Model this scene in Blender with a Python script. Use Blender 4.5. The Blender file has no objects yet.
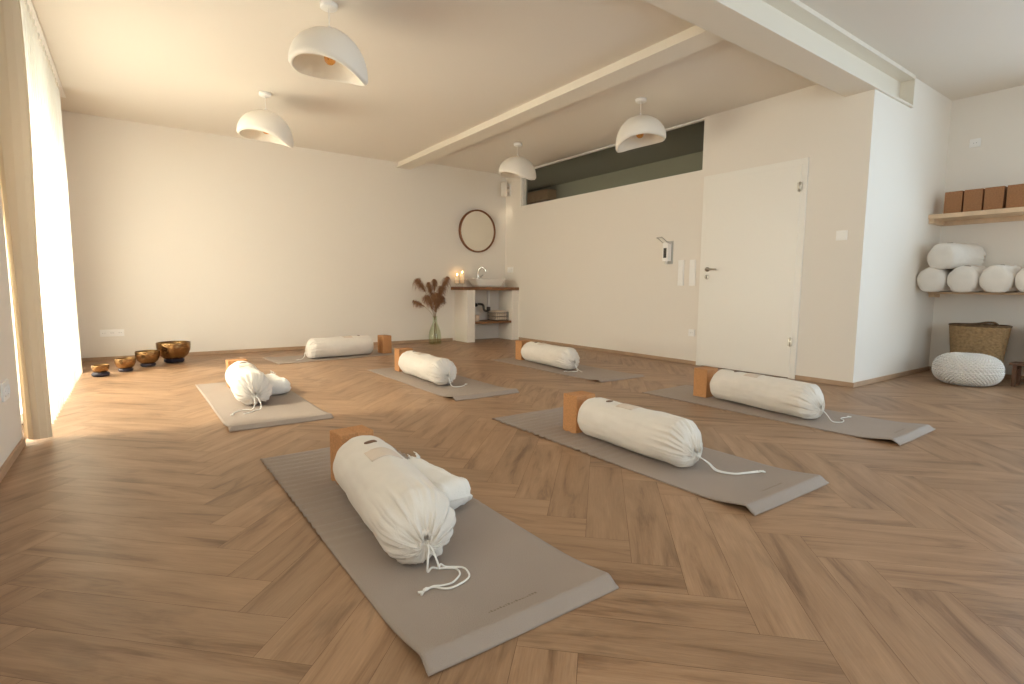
import bpy, bmesh, math, random
from mathutils import Vector, Matrix, noise
random.seed(7)
PI = math.pi
C = bpy.context.scene.collection
S = bpy.context.scene

# ---------------------------------------------------------------- camera, world, lights, exposure
YAW, PITCH, ROLL, FPX = 0.62047, -0.10241, 0.00885, 529.165
fwd = Vector((math.sin(YAW)*math.cos(PITCH), math.cos(YAW)*math.cos(PITCH), math.sin(PITCH)))
rt = Vector((fwd.y, -fwd.x, 0)).normalized(); up = rt.cross(fwd)
r2 = rt*math.cos(ROLL) + up*math.sin(ROLL); u2 = up*math.cos(ROLL) - rt*math.sin(ROLL)
cam_d = bpy.data.cameras.new('camera'); cam = bpy.data.objects.new('camera', cam_d); C.objects.link(cam)
m3 = Matrix((r2, u2, -fwd)).transposed()
cam.matrix_world = Matrix.Translation((0, 0, 0.8647)) @ m3.to_4x4()
cam_d.sensor_width = 36.0; cam_d.lens = FPX/1024*36.0; cam_d.clip_start = 0.02
S.camera = cam
S.view_settings.view_transform = 'Standard'; S.view_settings.look = 'None'
S.view_settings.gamma = 1.0; S.view_settings.exposure = 0.24; S.view_settings.use_curve_mapping = False
S.cycles.use_denoising = True
S.cycles.max_bounces = 14; S.cycles.diffuse_bounces = 8; S.cycles.transmission_bounces = 8
S.cycles.transparent_max_bounces = 16; S.cycles.sample_clamp_indirect = 8.0
S.cycles.caustics_reflective = False; S.cycles.caustics_refractive = False

W = bpy.data.worlds.new('daylight'); S.world = W; W.use_nodes = True
bg = W.node_tree.nodes['Background']; bg.inputs[0].default_value = (0.80, 0.90, 1.0, 1); bg.inputs[1].default_value = 1.6

def area(name, loc, direction, sx, sy, power, col):
    d = bpy.data.lights.new(name, 'AREA'); d.shape = 'RECTANGLE'; d.size = sx; d.size_y = sy
    d.energy = power; d.color = col
    o = bpy.data.objects.new(name, d); C.objects.link(o); o.location = loc
    o.rotation_euler = Vector(direction).to_track_quat('-Z', 'Y').to_euler()
    return o
# daylight at the curtained garden window (left), outside the pane
area('window_daylight', (-1.30, 5.35, 1.10), (1, -.05, -0.45), 3.0, 1.7, 215, (1.0, 0.90, 0.795))
# sun thrown back up from the bright terrace in front of that window
area('terrace_bounce', (-1.25, 5.2, 0.05), (1.0, -0.15, 0.95), 2.6, 0.9, 11, (1.0, 0.88, 0.75))
# cool sky at the window of the shelf wall and at the window behind the camera
area('side_window_sky', (7.45, -0.75, 1.45), (-1, 0.12, -0.10), 2.5, 2.1, 105, (0.56, 0.74, 1.0))
area('near_fill_light', (-1.0, .35, 1.65), (1, .55, .12), 2.6, 1.6, 27, (1.0, .94, .86))  # unseen light added to brighten the door wall
area('rear_window_sky', (3.0, -2.75, 1.5), (0, 1, -0.08), 3.0, 2.1, 48, (0.74, 0.85, 1.0))
# unseen fill panel added to brighten the room behind the strip window
area('back_room_fill', (5.40, 6.2, 1.75), (1, 0, .30), 4.2, .4, 9.0, (1.0, .92, .76))
sun_d = bpy.data.lights.new('sun', 'SUN'); sun_d.energy = 9.5; sun_d.angle = 0.16; sun_d.color = (1.0, 0.87, 0.70)
sun = bpy.data.objects.new('sun', sun_d); C.objects.link(sun); sun.location = (-6, 8, 7)
sun.rotation_euler = Vector((0.95, -0.22, -0.78)).to_track_quat('-Z', 'Y').to_euler()

# ---------------------------------------------------------------- room measures
XL, YB, XD, YC, X2, YN = -0.525, 7.532, 5.224, 2.038, 7.119, -2.5
HL, HR, HN = 2.69, 2.75, 2.858          # ceiling heights: left bay, bay behind the cross beam, near bay
B1A, B1B, B1Z = 2.017, 2.273, 2.57      # steel beam across the room
B2A, B2B, B2Z = 3.26, 3.482, 2.609      # steel beam along the room

# ---------------------------------------------------------------- materials
def mat(name, col=(.8,.8,.8), rough=.6, metal=0.0, spec=.5, bump=None, var=None, sheen=0, emis=None, coat=0):
    """bump=(scale,strength[,stretch]) var=(scale,amount)"""
    m = bpy.data.materials.new(name); m.use_nodes = True
    nt = m.node_tree; p = nt.nodes['Principled BSDF']
    p.inputs['Base Color'].default_value = (*col, 1); p.inputs['Roughness'].default_value = rough
    p.inputs['Metallic'].default_value = metal; p.inputs['Specular IOR Level'].default_value = spec
    if sheen: p.inputs['Sheen Weight'].default_value = sheen
    if coat: p.inputs['Coat Weight'].default_value = coat
    if emis: p.inputs['Emission Color'].default_value = (*emis[0], 1); p.inputs['Emission Strength'].default_value = emis[1]
    tc = nt.nodes.new('ShaderNodeTexCoord')
    if bump:
        mp = nt.nodes.new('ShaderNodeMapping'); nt.links.new(tc.outputs['Object'], mp.inputs[0])
        if len(bump) > 2: mp.inputs['Scale'].default_value = bump[2]
        n = nt.nodes.new('ShaderNodeTexNoise'); n.inputs['Scale'].default_value = bump[0]; n.inputs['Detail'].default_value = 5
        nt.links.new(mp.outputs[0], n.inputs['Vector'])
        b = nt.nodes.new('ShaderNodeBump'); b.inputs['Strength'].default_value = bump[1]; b.inputs['Distance'].default_value = .01
        nt.links.new(n.outputs[0], b.inputs['Height']); nt.links.new(b.outputs[0], p.inputs['Normal'])
    if var:
        n = nt.nodes.new('ShaderNodeTexNoise'); n.inputs['Scale'].default_value = var[0]; n.inputs['Detail'].default_value = 6
        nt.links.new(tc.outputs['Object'], n.inputs['Vector'])
        r = nt.nodes.new('ShaderNodeMapRange'); r.inputs[3].default_value = 1-var[1]; r.inputs[4].default_value = 1+var[1]
        r.inputs[1].default_value = .3; r.inputs[2].default_value = .7
        nt.links.new(n.outputs[0], r.inputs[0])
        h = nt.nodes.new('ShaderNodeHueSaturation'); h.inputs['Color'].default_value = (*col, 1)
        nt.links.new(r.outputs[0], h.inputs['Value']); nt.links.new(h.outputs[0], p.inputs['Base Color'])
    return m

M = {}
M['wall'] = mat('wall_plaster', (.825, .775, .705), .9, spec=.2, bump=(60, .04))
M['ceiling'] = mat('ceiling_paint', (.80, .75, .68), .9, spec=.2, bump=(50, .02))
M['beam'] = mat('cream_beam_paint', (.79, .735, .64), .55, bump=(30, .03))
M['white'] = mat('white_lacquer', (.87, .845, .79), .4)
M['plastic'] = mat('white_plastic', (.90, .885, .86), .35)
M['dark'] = mat('dark_plastic', (.03, .025, .02), .4)
M['greyplastic'] = mat('grey_plastic', (.52, .51, .48), .4)
M['steel'] = mat('brushed_steel', (.55, .52, .47), .3, metal=1)
M['darksteel'] = mat('shaded_steel', (.16, .14, .12), .3, metal=1)  # darker steel tone of the drain trap
M['chrome'] = mat('chrome', (.75, .75, .75), .1, metal=1)
M['plaster_lamp'] = mat('lamp_plaster', (.86, .82, .75), .85, bump=(90, .12))
M['trimwood'] = mat('oak_skirting', (.46, .31, .20), .55, var=(8, .1))
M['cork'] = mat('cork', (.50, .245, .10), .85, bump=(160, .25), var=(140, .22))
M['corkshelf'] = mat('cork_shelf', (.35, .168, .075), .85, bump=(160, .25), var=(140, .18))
M['mat'] = mat('mat_rubber', (.375, .310, .265), .6, spec=.4, bump=(420, .5), var=(3, .04))
M['matink'] = mat('mat_print', (.22, .17, .12), .6)
M['cotton'] = mat('natural_cotton', (.78, .73, .665), .9, spec=.15, bump=(280, .35), var=(12, .03), sheen=.2)
M['cottonwhite'] = mat('white_cotton', (.84, .82, .78), .9, spec=.15, bump=(200, .4), sheen=.2)
M['cord'] = mat('white_cord', (.88, .86, .82), .8, bump=(500, .4))
M['label'] = mat('sewn_label', (.70, .60, .51), .8, bump=(300, .2))
M['leather'] = mat('brown_leather', (.16, .075, .035), .5)
M['bronze'] = mat('hammered_bronze', (.36, .215, .095), .24, metal=1, bump=(38, .7))
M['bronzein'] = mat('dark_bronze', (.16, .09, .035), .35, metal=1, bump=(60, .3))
M['ringcloth'] = mat('dark_brocade', (.014, .009, .022), .5, sheen=.05, bump=(80, .3))
M['counterwood'] = mat('dark_oak', (.21, .095, .035), .45, bump=(20, .15, (1, 12, 12)), var=(14, .2))
M['pinewood'] = mat('pale_pine', (.72, .53, .35), .55, bump=(18, .12, (12, 1, 12)), var=(10, .1))
M['darkwood'] = mat('brown_wood', (.13, .06, .03), .5, var=(9, .2))
M['lightbrownwood'] = mat('light_brown_wood', (.33, .19, .10), .6, var=(9, .15))
M['ceramic'] = mat('white_ceramic', (.85, .82, .76), .15, coat=.5)
M['candle'] = mat('candle_wax', (.85, .72, .52), .5, emis=((1, .62, .3), .25))
M['flame'] = mat('flame', (1, .6, .2), .5, emis=((1, .55, .18), 30))
M['mirror'] = mat('mirror_glass', (.82, .80, .75), .03, metal=1)
M['mirrorframe'] = mat('mirror_wood', (.22, .085, .03), .45, var=(20, .2))
M['pampas'] = mat('dried_pampas', (.32, .165, .085), .95, var=(30, .25))
M['stem'] = mat('dried_stem', (.30, .19, .09), .8)
M['towel'] = mat('folded_towel', (.70, .58, .46), .9, bump=(200, .5))
M['rattan'] = mat('woven_seagrass', (.36, .235, .115), .75, var=(40, .25))
M['rattandark'] = mat('dark_rattan', (.13, .075, .035), .7, var=(40, .2))
M['knit'] = mat('white_knit', (.74, .71, .67), .9, bump=(150, .3), sheen=.3)
M['terrace'] = mat('terrace_stone', (.36, .33, .29), .8, var=(2, .08))
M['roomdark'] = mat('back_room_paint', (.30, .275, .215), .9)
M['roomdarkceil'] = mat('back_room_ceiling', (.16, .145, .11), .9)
M['bulb_metal'] = mat('brass', (.75, .50, .22), .25, metal=1)

def glass(name, tint=(1, 1, 1), fac=.12, rough=.02):
    m = bpy.data.materials.new(name); m.use_nodes = True; nt = m.node_tree; nt.nodes.clear()
    o = nt.nodes.new('ShaderNodeOutputMaterial'); mx = nt.nodes.new('ShaderNodeMixShader')
    t = nt.nodes.new('ShaderNodeBsdfTransparent'); t.inputs[0].default_value = (*tint, 1)
    g = nt.nodes.new('ShaderNodeBsdfGlossy'); g.inputs['Roughness'].default_value = rough
    lw = nt.nodes.new('ShaderNodeLayerWeight'); lw.inputs[0].default_value = .5
    pw = nt.nodes.new('ShaderNodeMath'); pw.operation = 'POWER'; pw.inputs[1].default_value = 4.0
    ad = nt.nodes.new('ShaderNodeMath'); ad.operation = 'MULTIPLY_ADD'; ad.inputs[1].default_value = .6; ad.inputs[2].default_value = .02+fac*.03
    nt.links.new(lw.outputs['Facing'], pw.inputs[0]); nt.links.new(pw.outputs[0], ad.inputs[0]); nt.links.new(ad.outputs[0], mx.inputs[0])
    nt.links.new(t.outputs[0], mx.inputs[1]); nt.links.new(g.outputs[0], mx.inputs[2]); nt.links.new(mx.outputs[0], o.inputs[0])
    return m
M['pane'] = glass('window_glass', (.93, .95, .92))
M['vaseglass'] = glass('green_bottle_glass', (.93, .955, .88), .6)
M['candleglass'] = glass('clear_holder_glass', (.97, .96, .94), .5)
M['bulb'] = glass('amber_bulb_glass', (1.0, .72, .38), 1.0)

def cloth(name, col, transp, transl):
    m = bpy.data.materials.new(name); m.use_nodes = True; nt = m.node_tree; nt.nodes.clear()
    o = nt.nodes.new('ShaderNodeOutputMaterial')
    d = nt.nodes.new('ShaderNodeBsdfDiffuse'); d.inputs[0].default_value = (*col, 1)
    l = nt.nodes.new('ShaderNodeBsdfTranslucent'); l.inputs[0].default_value = (*col, 1)
    t = nt.nodes.new('ShaderNodeBsdfTransparent')
    m1 = nt.nodes.new('ShaderNodeMixShader'); m1.inputs[0].default_value = transl
    m2 = nt.nodes.new('ShaderNodeMixShader'); m2.inputs[0].default_value = transp
    tc = nt.nodes.new('ShaderNodeTexCoord'); n = nt.nodes.new('ShaderNodeTexNoise'); n.inputs['Scale'].default_value = 300
    b = nt.nodes.new('ShaderNodeBump'); b.inputs['Strength'].default_value = .2; b.inputs['Distance'].default_value = .003
    nt.links.new(tc.outputs['Object'], n.inputs['Vector']); nt.links.new(n.outputs[0], b.inputs['Height'])
    nt.links.new(b.outputs[0], d.inputs['Normal'])
    nt.links.new(d.outputs[0], m1.inputs[1]); nt.links.new(l.outputs[0], m1.inputs[2])
    nt.links.new(m1.outputs[0], m2.inputs[1]); nt.links.new(t.outputs[0], m2.inputs[2]); nt.links.new(m2.outputs[0], o.inputs[0])
    return m
M['sheer'] = cloth('sheer_voile', (.88, .86, .80), .32, .5)
M['beige'] = cloth('beige_curtain_cloth', (.72, .61, .45), 0.0, .12)

def floor_material():
    m = bpy.data.materials.new('oak_herringbone'); m.use_nodes = True; nt = m.node_tree; p = nt.nodes['Principled BSDF']
    uv = nt.nodes.new('ShaderNodeUVMap'); uv.uv_map = 'grain'
    at = nt.nodes.new('ShaderNodeAttribute'); at.attribute_name = 'tone'
    mp = nt.nodes.new('ShaderNodeMapping'); mp.inputs['Scale'].default_value = (1.1, 8, 1)
    nt.links.new(uv.outputs[0], mp.inputs[0])
    n1 = nt.nodes.new('ShaderNodeTexNoise'); n1.inputs['Scale'].default_value = 1.6; n1.inputs['Detail'].default_value = 8; n1.inputs['Roughness'].default_value = .62; n1.inputs['Distortion'].default_value = .7
    nt.links.new(mp.outputs[0], n1.inputs['Vector'])
    mp2 = nt.nodes.new('ShaderNodeMapping'); mp2.inputs['Scale'].default_value = (6, 130, 1)
    nt.links.new(uv.outputs[0], mp2.inputs[0])
    n2 = nt.nodes.new('ShaderNodeTexNoise'); n2.inputs['Scale'].default_value = 1.5; n2.inputs['Detail'].default_value = 4
    nt.links.new(mp2.outputs[0], n2.inputs['Vector'])
    # knots: sparse dark spots
    mp3 = nt.nodes.new('ShaderNodeMapping'); mp3.inputs['Scale'].default_value = (2.2, 6, 1)
    nt.links.new(uv.outputs[0], mp3.inputs[0])
    n3 = nt.nodes.new('ShaderNodeTexNoise'); n3.inputs['Scale'].default_value = 1.3; n3.inputs['Detail'].default_value = 3; n3.inputs['Distortion'].default_value = 1.0
    nt.links.new(mp3.outputs[0], n3.inputs['Vector'])
    cr = nt.nodes.new('ShaderNodeValToRGB'); e = cr.color_ramp.elements
    e[0].position = .30; e[0].color = (.185, .100, .053, 1); e[1].position = .66; e[1].color = (.40, .25, .148, 1)
    x = cr.color_ramp.elements.new(.46); x.color = (.328, .197, .112, 1)
    nt.links.new(n1.outputs[0], cr.inputs[0])
    r2_ = nt.nodes.new('ShaderNodeMapRange'); r2_.inputs[1].default_value = .35; r2_.inputs[2].default_value = .65; r2_.inputs[3].default_value = .92; r2_.inputs[4].default_value = 1.05
    nt.links.new(n2.outputs[0], r2_.inputs[0])
    r3 = nt.nodes.new('ShaderNodeMapRange'); r3.inputs[1].default_value = .24; r3.inputs[2].default_value = .40; r3.inputs[3].default_value = .70; r3.inputs[4].default_value = 1.0
    nt.links.new(n3.outputs[0], r3.inputs[0])
    mu = nt.nodes.new('ShaderNodeMath'); mu.operation = 'MULTIPLY'; nt.links.new(r2_.outputs[0], mu.inputs[0]); nt.links.new(r3.outputs[0], mu.inputs[1])
    mu2 = nt.nodes.new('ShaderNodeMath'); mu2.operation = 'MULTIPLY'; nt.links.new(mu.outputs[0], mu2.inputs[0]); nt.links.new(at.outputs['Fac'], mu2.inputs[1])
    h = nt.nodes.new('ShaderNodeHueSaturation'); nt.links.new(cr.outputs[0], h.inputs['Color']); nt.links.new(mu2.outputs[0], h.inputs['Value'])
    nt.links.new(h.outputs[0], p.inputs['Base Color'])
    p.inputs['Roughness'].default_value = .42; p.inputs['Specular IOR Level'].default_value = .42
    b = nt.nodes.new('ShaderNodeBump'); b.inputs['Strength'].default_value = .12; b.inputs['Distance'].default_value = .003
    nt.links.new(n2.outputs[0], b.inputs['Height']); nt.links.new(b.outputs[0], p.inputs['Normal'])
    return m
M['floor'] = floor_material()
M['joint'] = mat('floor_joint', (.17, .10, .06), .8)

# ---------------------------------------------------------------- mesh helpers
def obj(name, bm, m, parent=None, smooth=False, loc=None):
    me = bpy.data.meshes.new(name); bm.normal_update(); bm.to_mesh(me); bm.free()
    if smooth:
        for p in me.polygons: p.use_smooth = True
    for mm in (m if isinstance(m, (list, tuple)) else [m]): me.materials.append(mm)
    o = bpy.data.objects.new(name, me); C.objects.link(o)
    if parent: o.parent = parent
    if loc: o.location = loc
    return o

def box(bm, x0, x1, y0, y1, z0, z1, bev=0, mi=0):
    """adds a box; bev rounds its edges"""
    b2 = bmesh.new()
    vs = [b2.verts.new((x, y, z)) for x in (x0, x1) for y in (y0, y1) for z in (z0, z1)]
    for f in ((0,1,3,2), (4,6,7,5), (0,4,5,1), (2,3,7,6), (0,2,6,4), (1,5,7,3)): b2.faces.new([vs[i] for i in f])
    bmesh.ops.recalc_face_normals(b2, faces=b2.faces)
    if bev: bmesh.ops.bevel(b2, geom=list(b2.edges), offset=bev, segments=2, affect='EDGES', profile=.6)
    merge(bm, b2, mi); return bm

def merge(bm, b2, mi=0):
    mp = {v: bm.verts.new(v.co) for v in b2.verts}
    for f in b2.faces:
        try: nf = bm.faces.new([mp[v] for v in f.verts]); nf.material_index = mi; nf.smooth = f.smooth
        except ValueError: pass
    b2.free()

def boxbm(*a, **k): return box(bmesh.new(), *a, **k)

def lathe(bm, prof, cx=0, cy=0, n=48, cap0=False, cap1=False, mi=0, axis='z', cz=0, sx=1, sy=1):
    rings = []
    for r, z in prof:
        ring = []
        for i in range(n):
            a = 2*PI*i/n; p = (r*math.cos(a)*sx, r*math.sin(a)*sy)
            if axis == 'z': co = (cx+p[0], cy+p[1], cz+z)
            elif axis == 'y': co = (cx+p[0], cy+z, cz+p[1])
            else: co = (cx+z, cy+p[0], cz+p[1])
            ring.append(bm.verts.new(co))
        rings.append(ring)
    for a, b in zip(rings, rings[1:]):
        for i in range(n):
            f = bm.faces.new((a[i], a[(i+1) % n], b[(i+1) % n], b[i])); f.smooth = True; f.material_index = mi
    if cap0: bm.faces.new(rings[0][::-1]).material_index = mi
    if cap1: bm.faces.new(rings[-1]).material_index = mi
    bmesh.ops.recalc_face_normals(bm, faces=bm.faces)
    return bm

def catmull(P, k=8):
    P = [Vector(p) for p in P]; out = []
    Q = [P[0]*2-P[1]] + P + [P[-1]*2-P[-2]]
    for i in range(1, len(Q)-2):
        for j in range(k):
            t = j/k; a, b, c, d = Q[i-1:i+3]
            out.append(.5*((2*b)+(c-a)*t+(2*a-5*b+4*c-d)*t*t+(3*b-3*c+d-a)*t**3))
    out.append(P[-1]); return out

def tube(bm, P, r, n=8, mi=0, caps=True):
    P = [Vector(p) for p in P]; rs = r if isinstance(r, (list, tuple)) else [r]*len(P)
    T = []
    for i in range(len(P)):
        t = (P[min(i+1, len(P)-1)]-P[max(i-1, 0)]); T.append(t.normalized() if t.length > 0 else Vector((0, 0, 1)))
    u = T[0].orthogonal().normalized(); rings = []
    for i, p in enumerate(P):
        u = (u - T[i]*u.dot(T[i])).normalized(); v = T[i].cross(u)
        rings.append([bm.verts.new(p + (u*math.cos(2*PI*k/n)+v*math.sin(2*PI*k/n))*rs[i]) for k in range(n)])
    for a, b in zip(rings, rings[1:]):
        for i in range(n):
            f = bm.faces.new((a[i], a[(i+1) % n], b[(i+1) % n], b[i])); f.smooth = True; f.material_index = mi
    if caps:
        bm.faces.new(rings[0][::-1]).material_index = mi; bm.faces.new(rings[-1]).material_index = mi
    return bm

def grid(fn, nu, nv, wrap_u=False, wrap_v=False, bm=None):
    bm = bm or bmesh.new()
    V = [[bm.verts.new(fn(i/(nu if wrap_u else nu-1), j/(nv if wrap_v else nv-1))) for j in range(nv)] for i in range(nu)]
    for i in range(nu if wrap_u else nu-1):
        for j in range(nv if wrap_v else nv-1):
            f = bm.faces.new((V[i][j], V[(i+1) % nu][j], V[(i+1) % nu][(j+1) % nv], V[i][(j+1) % nv])); f.smooth = True
    return bm

def struct(name, bm, m, parent=None):
    o = obj(name, bm, m, parent)
    if not parent: o['kind'] = 'structure'
    return o
def thing(name, label, cat, loc=(0, 0, 0), rz=0, group=None):
    o = bpy.data.objects.new(name, None); C.objects.link(o); o.location = loc; o.rotation_euler = (0, 0, rz)
    o.empty_display_size = .1; o['label'] = label; o['category'] = cat
    if group: o['group'] = group
    return o
def tag(o, label, cat, group=None):
    o['label'] = label; o['category'] = cat
    if group: o['group'] = group
    return o
def copy_tree(o, parent=None):
    c = o.copy(); C.objects.link(c)
    if parent: c.parent = parent
    for ch in [x for x in list(o.children)]: copy_tree(ch, c)
    return c

# ================================================================ SETTING
# ---- herringbone floor: one mesh, every plank a face block of its own
def build_floor():
    w = .1497; L = 5; ox, oy = 1.242, 1.075; s = 1/math.sqrt(2)
    bm = bmesh.new(); uvl = bm.loops.layers.uv.new('grain'); tone = bm.faces.layers.float.new('tone')
    g = .0006
    def plank(i0, i1, j0, j1, alongu):
        q = [(i0*w+g, j0*w+g), (i1*w-g, j0*w+g), (i1*w-g, j1*w-g), (i0*w+g, j1*w-g)]
        P = [(ox-(a-b)*s, oy+(a+b)*s) for a, b in q]
        cx = sum(p[0] for p in P)/4; cy = sum(p[1] for p in P)/4
        if not (XL-.6 < cx < X2+.6 and YN-.6 < cy < YB+.6): return
        ru, rv = random.uniform(0, 90), random.uniform(0, 90)
        f = bm.faces.new([bm.verts.new((x, y, 0)) for x, y in P][::-1])
        f[tone] = random.uniform(.90, 1.08)
        fl = random.choice((-1, 1))
        for lp, (a, b) in zip(f.loops, q[::-1]):
            if alongu: lp[uvl].uv = (ru+a*fl, rv+b)
            else: lp[uvl].uv = (ru+b*fl, rv+a)
    R = 90
    for j in range(-R, R):
        for k in range(-R//10-8, R//10+8):
            i = j+10*k
            plank(i, i+L, j, j+1, True)         # row j starts where (i-j) mod 10 = 0
            i2 = j+10*k                          # column i2: rows i2-9 .. i2-5
            plank(j, j+1, j-9+10*k, j-4+10*k, False)
    for co, no in (((XL, 0, 0), (-1, 0, 0)), ((X2, 0, 0), (1, 0, 0)), ((0, YN, 0), (0, -1, 0)), ((0, YB, 0), (0, 1, 0))):
        bmesh.ops.bisect_plane(bm, geom=list(bm.verts)+list(bm.edges)+list(bm.faces), plane_co=co, plane_no=no, clear_outer=True)
    box(bm, XL-.2, X2+.2, YN-.2, YB+.2, -.10, -.0012, mi=1)
    return struct('floor', bm, [M['floor'], M['joint']])
build_floor()

T = .16
# left wall with the garden window opening; second, unseen opening added for fill light
WY0, WY1, WZ1 = 3.80, 6.88, 2.62
b = bmesh.new()
box(b, XL-T, XL, YN-T, -1.05, -.02, HN); box(b, XL-T, XL, 1.75, WY0, -.02, HN); box(b, XL-T, XL, -1.05, 1.75, -.02, .85); box(b, XL-T, XL, -1.05, 1.75, 2.5, HN); box(b, XL-T, XL, WY1, YB+T, -.02, HN); box(b, XL-T, XL, WY0, WY1, WZ1, HN)
struct('wall_left', b, M['wall'])
struct('wall_back', boxbm(XL, XD, YB, YB+T, -.02, HN), M['wall'])
# wall with the door and the high strip window
TY0, TY1, TZ = 3.701, 7.126, 2.182
DY0, DY1, DZ = 2.545, 3.663, 2.103
fw = .06
b = bmesh.new(); TW = .11
box(b, XD, XD+TW, TY1, YB+T, -.02, HN)
box(b, XD, XD+TW, TY0, TY1, -.02, TZ)
box(b, XD, XD+TW, TY0, TY1, HR, HN)
box(b, XD, XD+TW, DY1-.02, TY0, -.02, HN)
box(b, XD, XD+TW, DY0+.02, DY1-.02, DZ-.02, HN)
box(b, XD, XD+TW, YC+.2, DY0+.02, -.02, HN)
struct('wall_right', b, M['wall'])
# wall facing the camera beside the shelves; the beam ends in its recess
b = bmesh.new()
box(b, XD, X2, YC, YC+.2, -.02, B1Z)
box(b, 6.03, X2, YC-.0, YC+.2, B1Z, HN)
box(b, XD, 6.03, 2.16, YC+.25, B1Z, HN)
struct('wall_niche', b, M['wall'])
# wall with the shelves and a window nearer the camera
b = bmesh.new()
box(b, X2, X2+T, .65, YC+.2, -.02, HN); box(b, X2, X2+T, YN-T, -2.15, -.02, HN)
box(b, X2, X2+T, -2.15, .65, -.02, .35); box(b, X2, X2+T, -2.15, .65, 2.5, HN)
struct('wall_shelves', b, M['wall'])
b = bmesh.new()
box(b, XL, 1.4, YN-T, YN, -.02, HN); box(b, 4.6, X2, YN-T, YN, -.02, HN)
box(b, 1.4, 4.6, YN-T, YN, -.02, .35); box(b, 1.4, 4.6, YN-T, YN, 2.5, HN)
struct('wall_near', b, M['wall'])
# ceilings
b = bmesh.new()
box(b, XL-T, B2A+.11, B1A+.128, YB+T, HL, 3.0)
box(b, B2A+.11, XD+.02, B1A+.128, YB+T, HR, 3.0)
box(b, XL-T, X2+T, YN-T, B1A+.128, HN, 3.0)
struct('ceiling', b, M['ceiling'])

# back room seen through the strip window
b = bmesh.new()
box(b, 6.46, 6.56, YC+.2, 8.6, 0, 2.76); box(b, XD+TW, 6.56, 8.55, 8.65, 0, 2.76); box(b, XD, XD+TW, YB+T, 8.6, 0, 2.76)
struct('wall_back_room', b, M['roomdark'])
struct('ceiling_back_room', boxbm(XD+TW, 6.56, YC+.2, 8.65, HR, 2.82), M['roomdarkceil'])
struct('floor_back_room', boxbm(XD+TW, 6.56, YC+.2, 8.65, -.08, -.001), M['trimwood'])

# steel beams with open flanges
def ibeam_x(name, x0, x1, y0, y1, z0, z1, tf=.018, tw=.016):
    b = bmesh.new(); yc = (y0+y1)/2
    box(b, x0, x1, y0, y1, z0, z0+tf, bev=.003); box(b, x0, x1, y0, y1, z1-tf, z1, bev=.003)
    box(b, x0, x1, yc-tw/2, yc+tw/2, z0+tf, z1-tf)
    return struct(name, b, M['beam'])
b = bmesh.new()
box(b, XL, 6.03, B1A, B1B, B1Z, B1Z+.02, bev=.003); box(b, XL, 6.03, B1A, B1A+.135, HN-.034, HN, bev=.003)
box(b, XL, 6.03, B1A+.115, B1A+.14, B1Z+.02, HN-.034)
box(b, 6.012, 6.03, B1A, YC+.12, B1Z+.02, HN-.018, bev=.002)
struct('trim_1', b, M['beam'])
b = bmesh.new(); xc = (B2A+B2B)/2
box(b, B2A, B2B, B1B-.03, YB, B2Z, B2Z+.018, bev=.003); box(b, B2A+.022, xc+.03, B1B-.03, YB, B2Z+.018, HR+.01)
struct('trim_2', b, M['beam'])

# skirting
BH, BT = .042, .013
struct('baseboard_left', boxbm(XL, XL+BT, YN, WY0-.02, 0, BH, bev=.002), M['trimwood'])
struct('baseboard_back', boxbm(XL, 4.19, YB-BT, YB, 0, BH, bev=.002), M['trimwood'])
b = boxbm(XD-BT, XD, DY1+.002, 7.1, 0, BH, bev=.002); box(b, XD-BT, XD, YC-BT, DY0-.002, 0, BH, bev=.002)
struct('baseboard_right', b, M['trimwood'])
struct('baseboard_niche', boxbm(XD, X2, YC-BT, YC, 0, BH, bev=.002), M['trimwood'])
struct('baseboard_shelves', boxbm(X2-BT, X2, YN, YC-BT, 0, BH, bev=.002), M['trimwood'])

# windows ---------------------------------------------------------------
def window_frame(name, pts_axis, a0, a1, z0, z1, at, depth=.07, fr=.06, mull=(), label=None):
    """frame in a wall; pts_axis 'x' => plane x=at, spans y a0..a1"""
    b = bmesh.new()
    def bb(u0, u1, w0, w1):
        if pts_axis == 'x': box(b, at-depth/2, at+depth/2, u0, u1, w0, w1, bev=.004)
        else: box(b, u0, u1, at-depth/2, at+depth/2, w0, w1, bev=.004)
    bb(a0, a1, z0, z0+fr); bb(a0, a1, z1-fr, z1); bb(a0, a0+fr, z0+fr, z1-fr); bb(a1-fr, a1, z0+fr, z1-fr)
    for mm in mull: bb(mm-fr/2, mm+fr/2, z0+fr, z1-fr)
    root = struct(name, b, M['white'])
    p = bmesh.new()
    if pts_axis == 'x': box(p, at-.004, at+.004, a0+fr, a1-fr, z0+fr, z1-fr)
    else: box(p, a0+fr, a1-fr, at-.004, at+.004, z0+fr, z1-fr)
    obj('window_pane', p, M['pane'], root)
    return root
window_frame('window_1', 'x', WY0, WY1, 0.0, WZ1, XL-T+.05, mull=(4.83, 5.85))
window_frame('window_2', 'x', -2.15, .65, .35, 2.5, X2+T-.05, mull=(-.75,))
window_frame('window_added', 'x', -1.05, 1.75, .85, 2.5, XL-T+.05, mull=(.35,))  # unseen window added to let fill light reach the door wall
window_frame('window_3', 'y', 1.4, 4.6, .35, 2.5, YN-T+.05, mull=(3.0,))
# high strip window above the right wall
b = bmesh.new()
box(b, XD+.01, XD+.04, TY0, TY1, HR-.022, HR); box(b, XD+.035, XD+.07, TY0, TY1, TZ, TZ+.012)
box(b, XD, XD+.085, TY1-.035, TY1, TZ, HR-.022)
w4 = struct('window_4', b, M['white'])
obj('window_pane', boxbm(XD+.05, XD+.056, TY0, TY1-.035, TZ+.012, HR-.022), M['pane'], w4)
obj('window_jamb', boxbm(XD+.045, XD+.075, TY1-.10, TY1-.035, TZ+.012, HR-.022), M['greyplastic'], w4)

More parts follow.
